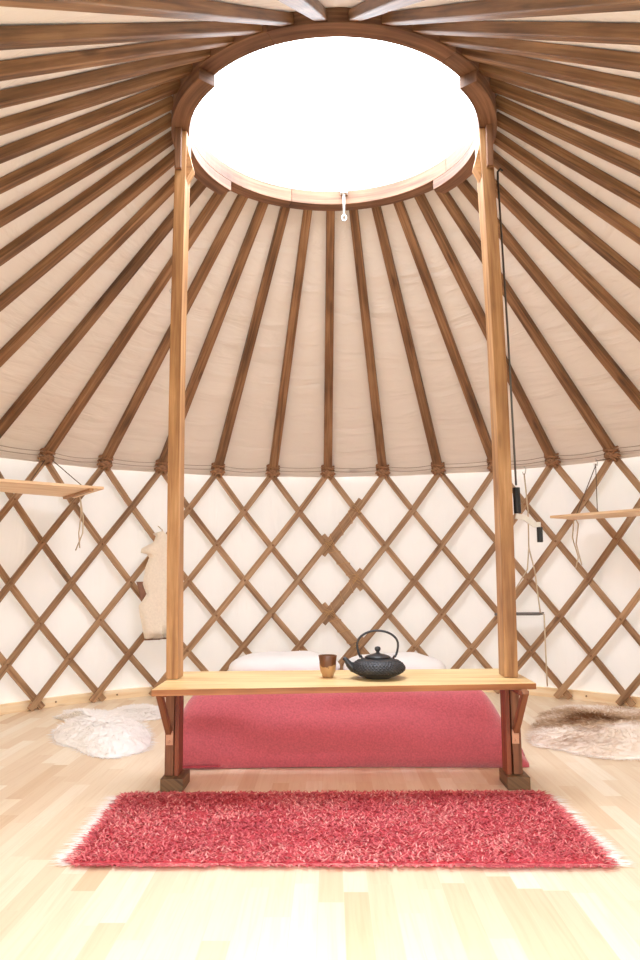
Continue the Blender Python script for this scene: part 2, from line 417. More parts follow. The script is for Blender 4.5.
# feet: short offcuts lashed at the feet of the crossings
# joint lacing: pale cord wound around the doubled slats
lace = MB()
def lace_seg(kr0, kr1, n=9):
    pts = []
    (ka, ra), (kb, rb) = kr0, kr1
    A = cyl(2.494, PH0+DL*ka, zrow(ra)); B = cyl(2.494, PH0+DL*kb, zrow(rb))
    T = (B-A).normalized()
    am = PH0+DL*(ka+kb)/2; Nn = cyl(1, am, 0); S = T.cross(Nn).normalized()
    turns = 3; m = 60
    for i in range(m+1):
        t = i/m; ph = 2*PI*turns*t+1
        c = A.lerp(B, t); c = c.normalized()*c.length
        cr_ = Vector((c.x, c.y, 0)).length; sag = 2.494-cr_
        c += Nn*sag*.9
        pts.append(c+S*.040*math.cos(ph)+Nn*.0185*math.sin(ph))
    lace.tube(pts, .0024, 5)
    for q in (A, B):   # turns around each node
        for d in range(3):
            w = random.uniform(.6, 1.3)
            lp = [q+S*.043*math.cos(x)+Nn*.021*math.sin(x)+T*(d*.012-.012+.012*math.sin(x*w)) for x in [2*PI*i/20 for i in range(20)]]
            lace.tube(lp, .0024, 5, True)
zz = [(.5, 1), (0, 2), (.5, 3), (0, 4), (.5, 5)]
for a, b in zip(zz, zz[1:]): lace_seg(a, b)
tag(lace.build('lacing_cord', LACE), 'thin tan cord wound around the doubled slats at the middle lattice joint', 'cord')

# ------------------------------------------------------------------ rafters
def rafter_mesh():
    mb = MB(); A = Vector((0, RA[0], RA[1])); B = Vector((0, RB[0], RB[1]))
    T = (B-A).normalized(); Nn = Vector((0, math.sin(SL), math.cos(SL)))
    n = 8; pts = []; nr = []
    for i in range(n+1): pts.append(A.lerp(B, i/n)); nr.append(Nn)
    mb.bar(pts, nr, .066, .037, .048)
    return mb
def lashing_mesh():
    mb = MB(); random.seed(11)
    C = Vector((0, 2.486, 1.618))
    # two crossed loops round the slat heads, one round the rafter foot
    for d in range(3):
        for sgn in (-1, 1):
            lp = []
            for i in range(22):
                x = 2*PI*i/22
                s_ = .044*math.cos(x)*(1+.12*math.sin(3*x)); n_ = .028*math.sin(x)
                off = (d-1)*.017+.006*math.sin(2*x+d)
                ax = Vector((sgn*.80, 0, .60)); ay = Vector((-sgn*.60, 0, .80))
                lp.append(C+ax*s_+ay*off+Vector((0, n_-.003, 0)))
            mb.tube(lp, .0085, 6, True)
    for d in range(2):
        lp = []
        for i in range(20):
            x = 2*PI*i/20
            lp.append(C+Vector((.046*math.cos(x), .034*math.sin(x)-.014, .030+.016*d+.005*math.sin(2*x))))
        mb.tube(lp, .0075, 6, True)
    return mb
ordn = {1: 'first', 2: 'second', 3: 'third', 4: 'fourth', 5: 'fifth', 6: 'sixth', 7: 'seventh', 8: 'eighth', 9: 'ninth', 10: 'tenth', 11: 'eleventh', 12: 'twelfth', 13: 'thirteenth', 14: 'fourteenth', 15: 'fifteenth', 16: 'sixteenth', 17: 'seventeenth', 18: 'eighteenth'}
rm = lm = None
for k in [0]+[q for q in range(-18, 19) if q]:
    a = PH0+k*DL
    if rm is None:
        ro = rafter_mesh().build('roof_rafter', W_RAFT, bevel=.004); rm = ro
        lo_ = lashing_mesh().build('foot_lashing', LEATHER, ro); lm = lo_
    else:
        ro = rm.copy(); COL.objects.link(ro)
        if abs(k) <= 13: lo_ = lm.copy(); COL.objects.link(lo_); lo_.parent = ro
    ro.rotation_euler = (0, 0, -a)
    if k == 0: lab = 'middle brown wooden roof rafter at the back, above the laced lattice joint'
    else:
        s_ = 'left' if k < 0 else 'right'
        lab = f'brown wooden roof rafter, {ordn[abs(k)]} to the {s_} of the middle back one'
    tag(ro, lab, 'rafter', 'roof rafters fanning out from the skylight ring')

# ------------------------------------------------------------------ crown ring
def ring_arc(mb, r0, r1, z0, z1, a0, a1, n):
    full = abs(a1-a0-2*PI) < 1e-6; V = []; fs = []; uvs = []
    m = n if full else n+1
    for i in range(m):
        a = lerp(a0, a1, i/n); V += [cyl(r0, a, z0), cyl(r1, a, z0), cyl(r1, a, z1), cyl(r0, a, z1)]
    per = [0, r1-r0, r1-r0+z1-z0, 2*(r1-r0)+z1-z0, 2*(r1-r0+z1-z0)]
    for i in range(n):
        j = ((i+1) % m)*4; ua = lerp(a0, a1, i/n)*.7; ub = lerp(a0, a1, (i+1)/n)*.7
        for q in range(4):
            w = (q+1) % 4; fs.append((i*4+q, i*4+w, j+w, j+q)); uvs.append([(ua, per[q]), (ua, per[q+1]), (ub, per[q+1]), (ub, per[q])])
    if not full:
        fs += [(0, 3, 2, 1), tuple((m-1)*4+q for q in (0, 1, 2, 3))]; uvs += [[(0, 0), (0, .05), (.08, .05), (.08, 0)]]*2
    mb.add(V, fs, uvs)
crown = tag(empty('crown_ring', (0, 0, ZC)), 'round laminated brown wooden ring framing the bright skylight', 'ring')
D = math.radians
segs = [(-180+20, -100), (-100, -20), (-20, 60), (60, 140), (140, 200)]
for s0, s1 in segs:
    mb = MB(); ring_arc(mb, RI, RO_, ZC, ZC+.075, D(s0+.05), D(s1-.05), 20); mb.build('ring_segment', W_RING, crown, bevel=.002)
for s0, s1 in ((-133, -53), (51.5, 129)):
    mb = MB(); ring_arc(mb, RI, RO_, ZC-.052, ZC-.0003, D(s0), D(s1), 20); mb.build('lower_ring_segment', W_RING, crown, bevel=.002)
mb = MB(); ring_arc(mb, RI-.0, RO_+.02, ZC+.0755, ZC+.145, 0, 2*PI, 72); mb.build('curb', WHITEP, crown)

dome = tag(empty('skylight_dome', (0, 0, ZC+.15)), 'clear domed skylight closing the ring at the top of the roof', 'skylight')
mb = MB()
prof = [(RO_+.02, ZC+.148)]+[((RO_)*math.cos(t*PI/2/12), ZC+.16+.30*math.sin(t*PI/2/12)) for t in range(12)]+[(0.0, ZC+.46)]
V = []; seg = 64
mb.lathe(prof, seg); mb.f.pop(-1) if len(mb.f[-1]) > 4 else None
while len(mb.f[-1]) > 4: mb.f.pop()
# drop big cap faces (open underneath)
keep = [i for i, f in enumerate(mb.f) if len(f) <= 4]
mb.f = [mb.f[i] for i in keep]; mb.uv = [mb.uv[i] for i in range(len(mb.uv)) if i in set(keep)][:len(mb.f)]; mb.sm = [True]*len(mb.f)
mb.build('dome_pane', DOMEM, dome)

# skylight opener eye hanging at the far rim
op = tag(empty('skylight_opener', (.061, .64, 2.80)), 'small white skylight opener with a ring eye hanging at the far rim', 'opener')
OY = .638
mb = MB(); mb.box((.061, OY, 2.945), (.042, .03, .05)); mb.box((.061, OY+.012, 2.985), (.018, .01, .05)); mb.build('bracket', WHITEP, op, bevel=.003)
mb = MB(); mb.tube([(.060, OY, 2.925), (.060, OY, 2.80)], .0065, 8); mb.build('spindle', WHITEP, op)
mb = MB(); mb.tube([(.060+.011*math.cos(t), OY, 2.782+.017*math.sin(t)) for t in [2*PI*i/20 for i in range(20)]], .005, 6, True); mb.build('ring_eye', WHITEP, op)

# ------------------------------------------------------------------ posts
def post(side):
    xo = -.7 if side < 0 else .712
    tilt = 0.0 if side < 0 else -.0135     # the right post leans in a touch
    bow = lambda z: math.sin(PI*max(0, min(1, (z-ZB)/2.39)))   # the timbers bow outwards a little
    xi = lambda z: (xo+.006+tilt*(z-1.5)+.016*bow(z) if side > 0 else xo-.003-.010*bow(z))
    yb = -.150 if side < 0 else -.140
    w, d = .049 if side < 0 else .055, .112
    name = 'support_post'
    root = tag(empty(name, (xo, yb+d/2, 0)), ('left' if side < 0 else 'right')+' square wooden post rising through the bench to the skylight ring', 'post', 'posts carrying the skylight ring')
    def X(z): return xi(z) - side*w/2
    mb = MB(); pts = [Vector((X(z), yb+d/2, z)) for z in [lerp(ZB+.0008, 2.8185, i/12) for i in range(13)]]
    mb.bar(pts, [Vector((0, 1, 0))]*13, w, d); mb.build('shaft', W_POST, root, bevel=.003)
    mb = MB(); mb.bar([Vector((xi(z)-side*.018, yb+d/2, z)) for z in (.0515, ZB-.0248)], [Vector((0, 1, 0))]*2, .036, d); mb.build('leg', W_LEG_SHADED, root, bevel=.003)  # post continued below the plank, the plank's shade put into its colour
    # front strip tying the post to the ring
    xs = X(2.75) - side*0.000
    mb = MB(); mb.box((xi(2.75)-side*.0165, yb-.0135, 2.724), (.028, .026, .190)); mb.build('tie_strip', W_RING, root, bevel=.002)
    # pointed gusset on the inner side
    e = xi(2.65)-side*w
    poly = [(0, 2.775), (.006, 2.735), (.028, 2.650), (0, 2.595)]
    mb = MB(); mb.prism([(p[0]+.0005, p[1]) for p in poly], (-side, 0, 0), (0, 0, 1), (e, yb+.015, 0), (0, .055, 0)); mb.build('gusset', W_POST, root)
    # foot block
    bx = -.665 if side < 0 else .712; by = -.115 if side < 0 else -.10
    mb = MB(); mb.box((bx, by, .0255), (.092, .15, .050)); mb.build('foot_block', W_BLOCK, root, bevel=.003)
    if side < 0:
        mb = MB(); mb.tube([(-.7005, yb+.02, 2.07), (-.716, yb+.02, 2.075), (-.722, yb+.02, 2.085), (-.716, yb+.02, 2.095)], .0018, 6); mb.build('wire_hook', STEEL, root)
    return root
ZB = .430
PL = post(-1); PR = post(1)

# ------------------------------------------------------------------ bench plank on braces
bench = tag(empty('bench', (0, -.14, 0)), 'long low pale pine bench or table top fixed between the two posts', 'bench')
ZB = .430
def plank():
    mb = MB()
    fl, fr = Vector((-.700, -.413, 0)), Vector((.766, -.280, 0)); bl, br = Vector((-.70, .10, 0)), Vector((.766, .165, 0))
    n = 4
    # three boards glued side by side
    for b in range(3):
        a0, a1 = b/3, (b+1)/3
        q = [fl.lerp(bl, a0), fr.lerp(br, a0), fr.lerp(br, a1), fl.lerp(bl, a1)]
        V = [p+Vector((0, 0, ZB-.024)) for p in q]+[p+Vector((0, 0, ZB)) for p in q]
        fs = [(3, 2, 1, 0), (4, 5, 6, 7), (0, 1, 5, 4), (1, 2, 6, 5), (2, 3, 7, 6), (3, 0, 4, 7)]
        if b == 0: pass
        uvs = [[(V[i].x+b*3.1, V[i].y+V[i].z) for i in f] for f in fs]
        mb.add(V, fs, uvs)
    mb.build('plank', W_PLANK, bench, bevel=.0015)
    e = (fr-fl).normalized(); nn_ = Vector((e.y, -e.x, 0))
    m2 = MB(); m2.bar([fl+nn_*.0022+Vector((0, 0, ZB-.0125)), fr+nn_*.0022+Vector((0, 0, ZB-.0125))], [nn_]*2, .022, .003)
    m2.build('edge_strip', W_EDGE, bench)
plank()
for s in (-1, 1):
    xo = -.70 if s < 0 else .7415
    yb = -.150 if s < 0 else -.140
    # inner support board from floor block up to the plank
    xin = xo-s*.052 - (s*.0015)
    xc = -.703+.036+.0120 if s < 0 else .7325-.036-.0120
    mb = MB(); mb.box((xc, yb+.046, .228), (.018, .09, .354)); mb.build('leg_board', W_CLEAT, bench, bevel=.002)
    # brace leaning forward to carry the front of the plank
    xb = (xo+.016) if s < 0 else .7268-.015
    mb = MB(); T = Vector((xb, yb-.014, .225)); U = Vector((xb-(.008 if s<0 else -.004), yb-.170, .402))
    mb.bar([T, U], [Vector((0, 1, .6))]*2, .023, .030); mb.build('brace', W_LEG_SHADED, bench, bevel=.002)
    # cross rail under the plank at the post
    mb = MB(); mb.box((xb-(.0 if s<0 else -.0), yb-.09, .3955), (.04, .15, .018)); mb.build('bearer', W_CLEAT, bench, bevel=.002)
    mb = MB(); mb.box((xb, yb-.0025, .200), (.028, .004, .055)); mb.lathe([(0, 0), (.005, 0), (.004, .003), (0, .004)], 12, (0, 0, 0))
    for i in range(len(mb.v)-48, len(mb.v)):
        x, y, z = mb.v[i]; mb.v[i] = (xb+x, yb-.0045-z, .187+y)
    mb.build('bracket_plate', COPPER, bench)

# ------------------------------------------------------------------ teapot and cup
TP = Vector((.163, -.125, ZB+.001))
tea = tag(empty('teapot', TP), 'black cast-iron teapot with dotted body and arched handle on the bench', 'teapot')
prof = [(0, .0), (.052, 0), (.056, .004), (.072, .008), (.094, .018), (.1075, .032), (.110, .040), (.108, .048), (.099, .060), (.082, .071), (.062, .078), (.054, .080), (.0, .0805)]
mb = MB()
P2 = []
for i in range(len(prof)-1):
    m = 8 if 3 <= i <= 8 else 2
    for q in range(m): P2.append((lerp(prof[i][0], prof[i+1][0], q/m), lerp(prof[i][1], prof[i+1][1], q/m)))
P2.append(prof[-1])
def dots(r, z, a):
    if r < .06 or z < .022 or z > .074: return r
    row = (z-.022)/.0058; k = math.floor(row)
    return r+.0046*max(0, math.sin(a*44+(PI if k % 2 else 0))*math.sin((row-k)*PI))
mb.lathe(P2, 352, TP, dots); mb.build('body', IRON, tea)
mb = MB(); mb.lathe([(0, .0808), (.052, .0808), (.054, .084), (.046, .089), (.028, .095), (.010, .099), (.006, .104), (.009, .108), (.0125, .114), (.0125, .119), (.009, .125), (0, .127)], 48, TP); mb.build('lid', IRON, tea)
mb = MB()
sp = [(-.082, 0, .038), (-.104, 0, .044), (-.120, 0, .057), (-.131, 0, .073), (-.143, 0, .083)]
ry = Matrix.Rotation(.15, 3, 'Z')
mb.tube([TP+ry@Vector(p) for p in sp], .01, 14, radii=[.020, .020, .014, .010, .007]); mb.build('spout', IRON, tea)
mb = MB(); hp = []
for i in range(33):
    t = PI*(-.18+1.36*i/32); hp.append(TP+Vector((.084*math.cos(t), 0, .134+.056*math.sin(t)*(1.0 if math.sin(t) > 0 else 1.7))))
# feet of the handle come in to the shoulders
hp = [TP+Vector((.062, 0, .074))]+[TP+Vector((.070, 0, .090))]+hp+[TP+Vector((-.070, 0, .090))]+[TP+Vector((-.062, 0, .074))]
mb.tube(hp, .0046, 10); mb.build('handle', IRON, tea)
mb = MB()
for s in (-1, 1): mb.box(TP+Vector((s*.062, 0, .0745)), (.012, .016, .014))
mb.build('handle_lug', IRON, tea, bevel=.003)

CP = Vector((-.043, -.105, ZB+.001))
def cup_mat():
    m, nt, out = mat('glazed_clay'); L = nt.links.new
    b = nd(nt, 'ShaderNodeBsdfPrincipled', Roughness=.35); tc = nt.nodes.new('ShaderNodeTexCoord')
    se = nt.nodes.new('ShaderNodeSeparateXYZ'); L(tc.outputs['Object'], se.inputs[0])
    n = nd(nt, 'ShaderNodeTexNoise', Scale=38, Detail=3); L(tc.outputs['Object'], n.inputs['Vector'])
    ma = nd(nt, 'ShaderNodeMath', operation='MULTIPLY_ADD'); L(n.outputs['Fac'], ma.inputs[0]); ma.inputs[1].default_value = .075; L(se.outputs['Z'], ma.inputs[2])
    r = ramp(nt, [(.0, srgb(140, 92, 52)), (.055, srgb(186, 144, 98)), (.082, srgb(190, 148, 100)), (.090, srgb(104, 62, 34)), (1, srgb(112, 70, 42))])
    r.color_ramp.interpolation = 'LINEAR'
    L(ma.outputs[0], r.inputs[0]); L(r.outputs[0], b.inputs['Base Color']); L(b.outputs[0], out.inputs[0]); return m
mb = MB()
cupf = lambda r, z, a: r*(1+.035*math.cos(7*a+z*20)*(1 if .01 < z < .08 else 0))
mb.lathe([(0, 0), (.021, 0), (.023, .004), (.024, .012), (.031, .026), (.0335, .045), (.034, .065), (.0385, .088), (.0375, .0895), (.035, .088), (.031, .065), (.029, .03), (.018, .012), (0, .010)], 56, (0, 0, 0), cupf)
cup = mb.build('cup', cup_mat()); cup.location = CP
tag(cup, 'brown glazed handleless clay cup beside the teapot on the bench', 'cup')

# ------------------------------------------------------------------ bed: mattress, blanket, pillows
mb = MB(); mb.box((.03, 1.12, .066), (1.30, 1.50, .13)); tag(mb.build('mattress', MATT, bevel=.04), 'low mattress on the floor under the red wool blanket', 'mattress')
def smooth(t): t = max(0, min(1, t)); return t*t*(3-2*t)
def blanket():
    xs = [-.712+.1*math.sin(.5*PI*i/14)**2 for i in range(15)]; xs = sorted(set([round(-.735+.275*(i/22)**1.6, 4) for i in range(23)]+[round(-.46+1.0*i/60, 4) for i in range(61)]+[round(.54+.30*i/26, 4) for i in range(27)]))
    ys = sorted(set([round(.25*(i/34)**1.8, 4) for i in range(35)]+[round(.25+1.1*i/44, 4) for i in range(45)]))
    def h(x, y):
        l = max(0, min(1, (x+.735)/.16)); L_ = (1-(1-l)**3)**(1/2.4)
        rr = max(0, min(1, (.845-x)/.215)); R_ = .10+.90*smooth(rr)**.75 if rr > 0 else 0.06
        f = max(0, min(1, (y+.002)/.17)); F_ = (1-(1-f)**2.8)**(1/2.0)
        b = 1-smooth((y-.70)/.45)*.45
        H = .325*L_*R_*F_*b
        H += (.010*mn.noise(Vector((x*3.2, y*3.5, 0)))+.004*mn.noise(Vector((x*9, y*9, 4))))*min(1, H/.1)
        # soft horizontal folds on the front
        H += .010*math.sin(y*46+x*2.2)*F_*(1-F_)*2
        return max(.004, H-.006)
    def pt(x, y):
        z = h(x, y) if y > 1e-6 else .003; front = max(0, 1-y/.30)
        y2 = y+.150+.012*math.sin(x*3+1)*front+front*(.026*(1-smooth(z/.13))+smooth(z/.05)*(.022*mn.noise(Vector((x*3.5, z*9, 7)))+.012*math.sin(z*30+x*4+2*mn.noise(Vector((x*2, 0, 1))))))
        # left flank tucks in at the bottom as well
        x2 = x+(max(0, 1-(x+.712)/.2))*(.020*(1-smooth(z/.10)))
        return Vector((x2, y2, z))
    V = [pt(x, y) for x in xs for y in ys]
    n = len(ys); fs = [(i*n+j, (i+1)*n+j, (i+1)*n+j+1, i*n+j+1) for i in range(len(xs)-1) for j in range(n-1)]
    mb = MB(); mb.add(V, fs, None, True)
    o = mb.build('blanket', RED, recalc=False)
    so = o.modifiers.new('thickness', 'SOLIDIFY'); so.thickness = .006; so.offset = 1
    return o
bl = blanket(); tag(bl, 'red wool blanket bulging over the low bed behind the bench', 'blanket')
def soft_slab(c, size, name, m, parent=None, rz=0, p=4, seed=0, bend=0):
    mb = MB(); nu, nv = 40, 16; V = []
    for i in range(nu):
        a = 2*PI*i/nu
        for j in range(nv+1):
            b = -PI/2+PI*j/nv
            sx = lambda t, e: math.copysign(abs(t)**e, t)
            x = sx(math.cos(b), .55)*sx(math.cos(a), 2/p*1.0); y = sx(math.cos(b), .55)*sx(math.sin(a), 2/p); z = sx(math.sin(b), .9)
            q = Vector((x*size[0]/2, y*size[1]/2, z*size[2]/2*(1-.25*(abs(x)**3))))
            q += Vector((0, 0, 1))*.012*mn.noise(q*7+Vector((seed, 0, 0)))*min(1, size[2]*8)
            V.append(Matrix.Rotation(rz, 3, 'Z') @ q+Vector(c))
    fs = [(i*(nv+1)+j, ((i+1) % nu)*(nv+1)+j, ((i+1) % nu)*(nv+1)+j+1, i*(nv+1)+j+1) for i in range(nu) for j in range(nv)]
    mb.add(V, fs, None, True); return mb.build(name, m, parent, origin=None)
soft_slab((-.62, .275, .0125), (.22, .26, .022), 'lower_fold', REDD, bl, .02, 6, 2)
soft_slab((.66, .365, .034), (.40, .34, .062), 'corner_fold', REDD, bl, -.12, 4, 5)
p1 = soft_slab((-.33, 1.72, .245), (.72, .46, .19), 'pillow', WHITEC, None, .03, 3, 1)
tag(p1, 'white pillow on the left, behind the cup', 'pillow', 'white pillows at the head of the bed')
p2 = soft_slab((.38, 1.74, .238), (.66, .46, .18), 'pillow', WHITEC, None, -.04, 3, 8)
tag(p2, 'white pillow on the right, behind the teapot', 'pillow', 'white pillows at the head of the bed')

# ------------------------------------------------------------------ fibres
def fibres(name, m, parent, count, sampler, length, width, lean, colour, seg=2, rise=.5):
    """sampler() -> (base point, normal, preferred direction)"""
    mb = MB(); V = []; fs = []; C = []
    for _ in range(count):
        P, Nn, Dn = sampler()
        L_ = length*random.uniform(.6, 1.3); a = random.uniform(0, 2*PI)
        rnd = Vector((math.cos(a), math.sin(a), 0))
        d = (Dn*1.0+rnd*.9); d = d.normalized() if d.length > 1e-5 else rnd
        S = Vector((-d.y, d.x, 0)).normalized()*width/2
        c = colour(P); o = len(V)
        for i in range(seg+1):
            t = i/seg; q = P+Nn*L_*rise*t*(1-.45*t)+d*L_*t*lean
            if i < seg:
                w = 1-t*.4; V += [q-S*w, q+S*w]; C += [c, c]
            else: V.append(q); C.append(c)
        for i in range(seg-1): fs.append((o+i*2, o+i*2+1, o+i*2+3, o+i*2+2))
        fs.append((o+(seg-1)*2, o+(seg-1)*2+1, o+seg*2))
    mb.add(V, fs, None, True); mb.col = C
    o = mb.build(name, m, parent, recalc=False); tag(o, kind='stuff'); return o

# rug
random.seed(21)
RFL, RFR, RBR, RBL = Vector((-.800, -.945, 0)), Vector((.785, -.955, 0)), Vector((.775, -.245, 0)), Vector((-.830, -.255, 0))
def rugp(u, v):
    a = RFL.lerp(RFR, u); b = RBL.lerp(RBR, u); return a.lerp(b, v)
rugroot = tag(empty('rug', (0, -.6, 0)), 'shaggy red rectangular rug with white end fringes on the floor before the bench', 'rug')
mb = MB(); nu, nv = 60, 26
def rb(u, v, top):
    p = rugp(u, v); e = .008*mn.noise(Vector((u*14, v*14, 2)))
    if u in (0, 1) or v in (0, 1): p = p+Vector((e, e, 0))
    p.z = (.010+.004*mn.noise(p*9)) if top else .001; return p
V = [rb(i/nu, j/nv, 1) for i in range(nu+1) for j in range(nv+1)]+[rb(i/nu, j/nv, 0) for i in range(nu+1) for j in range(nv+1)]
o_ = (nu+1)*(nv+1); fs = []
for i in range(nu):
    for j in range(nv):
        q = (i*(nv+1)+j, (i+1)*(nv+1)+j, (i+1)*(nv+1)+j+1, i*(nv+1)+j+1); fs.append(q); fs.append(tuple(o_+x for x in q[::-1]))
for i in range(nu):
    for j in (0, nv):
        a, b = i*(nv+1)+j, (i+1)*(nv+1)+j; fs.append((a, b, o_+b, o_+a))
for j in range(nv):
    for i in (0, nu):
        a, b = i*(nv+1)+j, i*(nv+1)+j+1; fs.append((a, b, o_+b, o_+a))
mb.add(V, fs, None, True); mb.build('backing', plain('rug_backing', srgb(196, 66, 76), .95, noise=.2, nscale=150), rugroot)
RED1, RED2, RED3 = srgb(204, 92, 102), srgb(226, 122, 126), srgb(242, 166, 162)
def rugcol(P):
    t = random.random()+.35*mn.noise(P*5)
    c = RED1 if t < .38 else (RED2 if t < .85 else RED3); k = random.uniform(.8, 1.1)
    return (c[0]*k, c[1]*k, c[2]*k, 1)
def rug_s():
    p = rugp(random.random(), random.random()); p.z = .010
    return p, Vector((0, 0, 1)), Vector((0, -.25, 0))
fibres('pile', PILEM, rugroot, 24000, rug_s, .023, .0055, .75, rugcol)
def rug_edge():
    r = random.random(); u = random.random()
    clump = 1
    if r < .55:
        # the front edge hangs out in clumps
        u = random.choice([.13, .16, .2, .24, .52, .78, .82, .9, .97])+random.gauss(0, .018) if random.random() < .45 else u
        u = max(0, min(1, u)); p = rugp(u, 0); d = Vector((random.gauss(.1, .4), -1.3, 0))
    elif r < .85: p = rugp(u, 1); d = Vector((random.gauss(0, .4), 1.2, 0))
    elif r < .925: p = rugp(0, u); d = Vector((-1.2, 0, 0))
    else: p = rugp(1, u); d = Vector((1.2, 0, 0))
    p.z = .008; return p, Vector((0, 0, .5)), d
fibres('edge_tufts', PILEM, rugroot, 2600, rug_edge, .050, .008, .8, rugcol, rise=.3)
WC = srgb(250, 246, 240)
def fr(uend):
    def s():
        t = int(random.random()*34)/34+random.gauss(0, .004); v = max(0, min(1, t+.012)); p = rugp(uend, v)
        p.z = .004; return p, Vector((0, 0, .12)), Vector(((3 if uend else -3), random.gauss(-.3, .5), 0))
    return s
for ue in (0, 1):
    fibres('fringe', FURM, rugroot, 330, fr(ue), .075, .0085, 1., lambda P: WC, rise=.12)

# sheepskins
def skin(name, outline, hgt, colour, count, length, label, cat, seed, group=None, wid=.007):
    random.seed(seed)
    cx = sum(p[0] for p in outline)/len(outline); cyy = sum(p[1] for p in outline)/len(outline)
    # smooth closed outline (Catmull-Rom)
    n = len(outline); pts = []
    for i in range(n):
        p0, p1_, p2_, p3 = (Vector((*outline[(i+k) % n], 0)) for k in (-1, 0, 1, 2))
        for q in range(12):
            t = q/12; pts.append(.5*((2*p1_)+(-p0+p2_)*t+(2*p0-5*p1_+4*p2_-p3)*t*t+(-p0+3*p1_-3*p2_+p3)*t**3))
    root = tag(empty(name, (cx, cyy, 0)), label, cat, group)
    rings = 22; V = []; C = Vector((cx, cyy, 0))
    def hz(s, P): return .003+hgt*(1-s**3)*(1+.30*mn.noise(P*5)+.22*mn.noise(P*16)+.12*mn.noise(P*34))
    for r in range(1, rings+1):
        s = r/rings
        for p in pts:
            P = C.lerp(p, s); P.z = hz(s, P); V.append(P)
    m = len(pts); V.append(Vector((cx, cyy, hz(0, C)))); fs = []
    for r in range(rings-1):
        for i in range(m): fs.append((r*m+i, r*m+(i+1) % m, (r+1)*m+(i+1) % m, (r+1)*m+i))
    fs += [(len(V)-1, (i+1) % m, i) for i in range(m)]
    # skin underside
    o2 = len(V); V += [Vector((p.x, p.y, .001)) for p in pts]
    for i in range(m): fs.append(((rings-1)*m+i, (rings-1)*m+(i+1) % m, o2+(i+1) % m, o2+i))
    fs.append(tuple(o2+i for i in range(m))[::-1])
    mb = MB(); mb.add(V, fs, None, True); mb.col = [colour(v) for v in V]
    mb.build('hide', HIDEM, root)
    tri = [(V[-1-m], 0)]
    def s_():
        i = random.randrange(m); t = random.random(); s = math.sqrt(random.random())
        if random.random() < .22: s = 1
        p = pts[i].lerp(pts[(i+1) % m], t); P = C.lerp(p, s); dirn = (p-C).normalized()
        P.z = hz(s, P)-.002
        sw = Vector((mn.noise(P*4), mn.noise(P*4+Vector((5, 5, 5))), 0))*2.0
        return P, Vector((0, 0, 1 if s < .97 else .35)), dirn*.7*(1+s)+sw
    fibres('fleece', FURM, root, count, s_, length, wid, .85, colour, 2, rise=.28)
    return root
def white(P):
    k = random.uniform(.92, 1.0); return (.99*k, .975*k, .95*k, 1)
skin('sheepskin', [(-1.05, 1.32), (-1.06, 1.50), (-1.13, 1.68), (-1.24, 1.74), (-1.36, 1.66), (-1.40, 1.50), (-1.30, 1.34), (-1.16, 1.27)],
     .030, white, 1100, .040, 'small white sheepskin mostly behind the left post, at the back of the larger one', 'sheepskin', 42, 'white sheepskins on the floor')
skin('sheepskin', [(-1.44, .70), (-1.55, .98), (-1.50, 1.17), (-1.68, 1.36), (-1.60, 1.50), (-1.42, 1.46), (-1.24, 1.32), (-1.10, 1.12), (-.97, .76), (-.95, .50), (-1.07, .37), (-1.20, .44), (-1.31, .58)],
     .070, white, 2200, .050, 'large fluffy white sheepskin rug on the floor left of the bench', 'sheepskin', 43, 'white sheepskins on the floor')
def hidecol(P):
    t = mn.noise(Vector((P.x*2.3, P.y*2.0, 3)))+.55*mn.noise(P*6)
    # brown back along the middle, pale at the near belly edge and the flank
    b = math.exp(-((P.x-1.50)**2/.10+(P.y-1.06)**2/.05))+.75*math.exp(-((P.x-1.30)**2/.03+(P.y-.92)**2/.03))+.6*math.exp(-((P.y-1.45)**2/.05))
    f = max(0, min(1, b*.75+t*.75-.06+random.gauss(0, .12)))
    A = srgb(252, 246, 238); B = srgb(116, 80, 54); Cm = srgb(206, 178, 148)
    q = [lerp(A[i], Cm[i], min(1, f*2)) if f < .5 else lerp(Cm[i], B[i], f*2-1) for i in range(3)]
    return (*q, 1)
skin('reindeer_hide', [(.985, .66), (1.10, 1.02), (1.26, 1.42), (1.46, 1.68), (1.70, 1.64), (1.90, 1.42), (2.05, 1.05), (1.95, .70), (1.68, .46), (1.38, .32), (1.21, .36), (1.08, .50)],
     .045, hidecol, 9000, .050, 'brown and cream reindeer hide on the floor right of the bench', 'hide', 44, None, .005)

# ------------------------------------------------------------------ shelves slung from the lattice
def shelf_board(name, tip, corner_back, far_front, z, side):
    """board hung against the wall: straight front, back following the wall"""
    r = 2.405; a0 = math.atan2(corner_back[0], corner_back[1]); a1 = side*D(84)
    pts = [Vector((*tip, 0)), Vector((*corner_back, 0))]
    for i in range(1, 15): pts.append(cyl(r, lerp(a0, a1, i/14), 0))
    pts.append(Vector((*far_front, 0)))
    V = [p+Vector((0, 0, z)) for p in pts]+[p+Vector((0, 0, z+.016)) for p in pts]; n = len(pts)
    d = (Vector((*far_front, 0))-Vector((*tip, 0))).normalized(); e = Vector((-d.y, d.x, 0))
    fs = [tuple(range(n))[::-1], tuple(range(n, 2*n))]+[(i, (i+1) % n, n+(i+1) % n, n+i) for i in range(n)]
    uvs = [[(V[i].dot(d), V[i].dot(e)+V[i].z) for i in f] for f in fs]
    mb = MB(); mb.add(V, fs, uvs); return mb
sl = tag(empty('hanging_shelf', (-1.9, 1.2, 1.36)), 'pale wooden shelf slung on cords from the left wall', 'shelf', 'pale shelves slung from the wall')
ZL = 1.358
shelf_board('s', (-1.376, 1.175), (-1.715, 1.685), (-2.27, .30), ZL, -1).build('board', W_SHELF, sl, bevel=.002)
mb = MB(); mb.bar([Vector((-1.43, 1.11, ZL-.009)), Vector((-1.76, 1.60, ZL-.009))], [Vector((0, 0, 1))]*2, .022, .014); mb.build('batten', W_POST, sl)
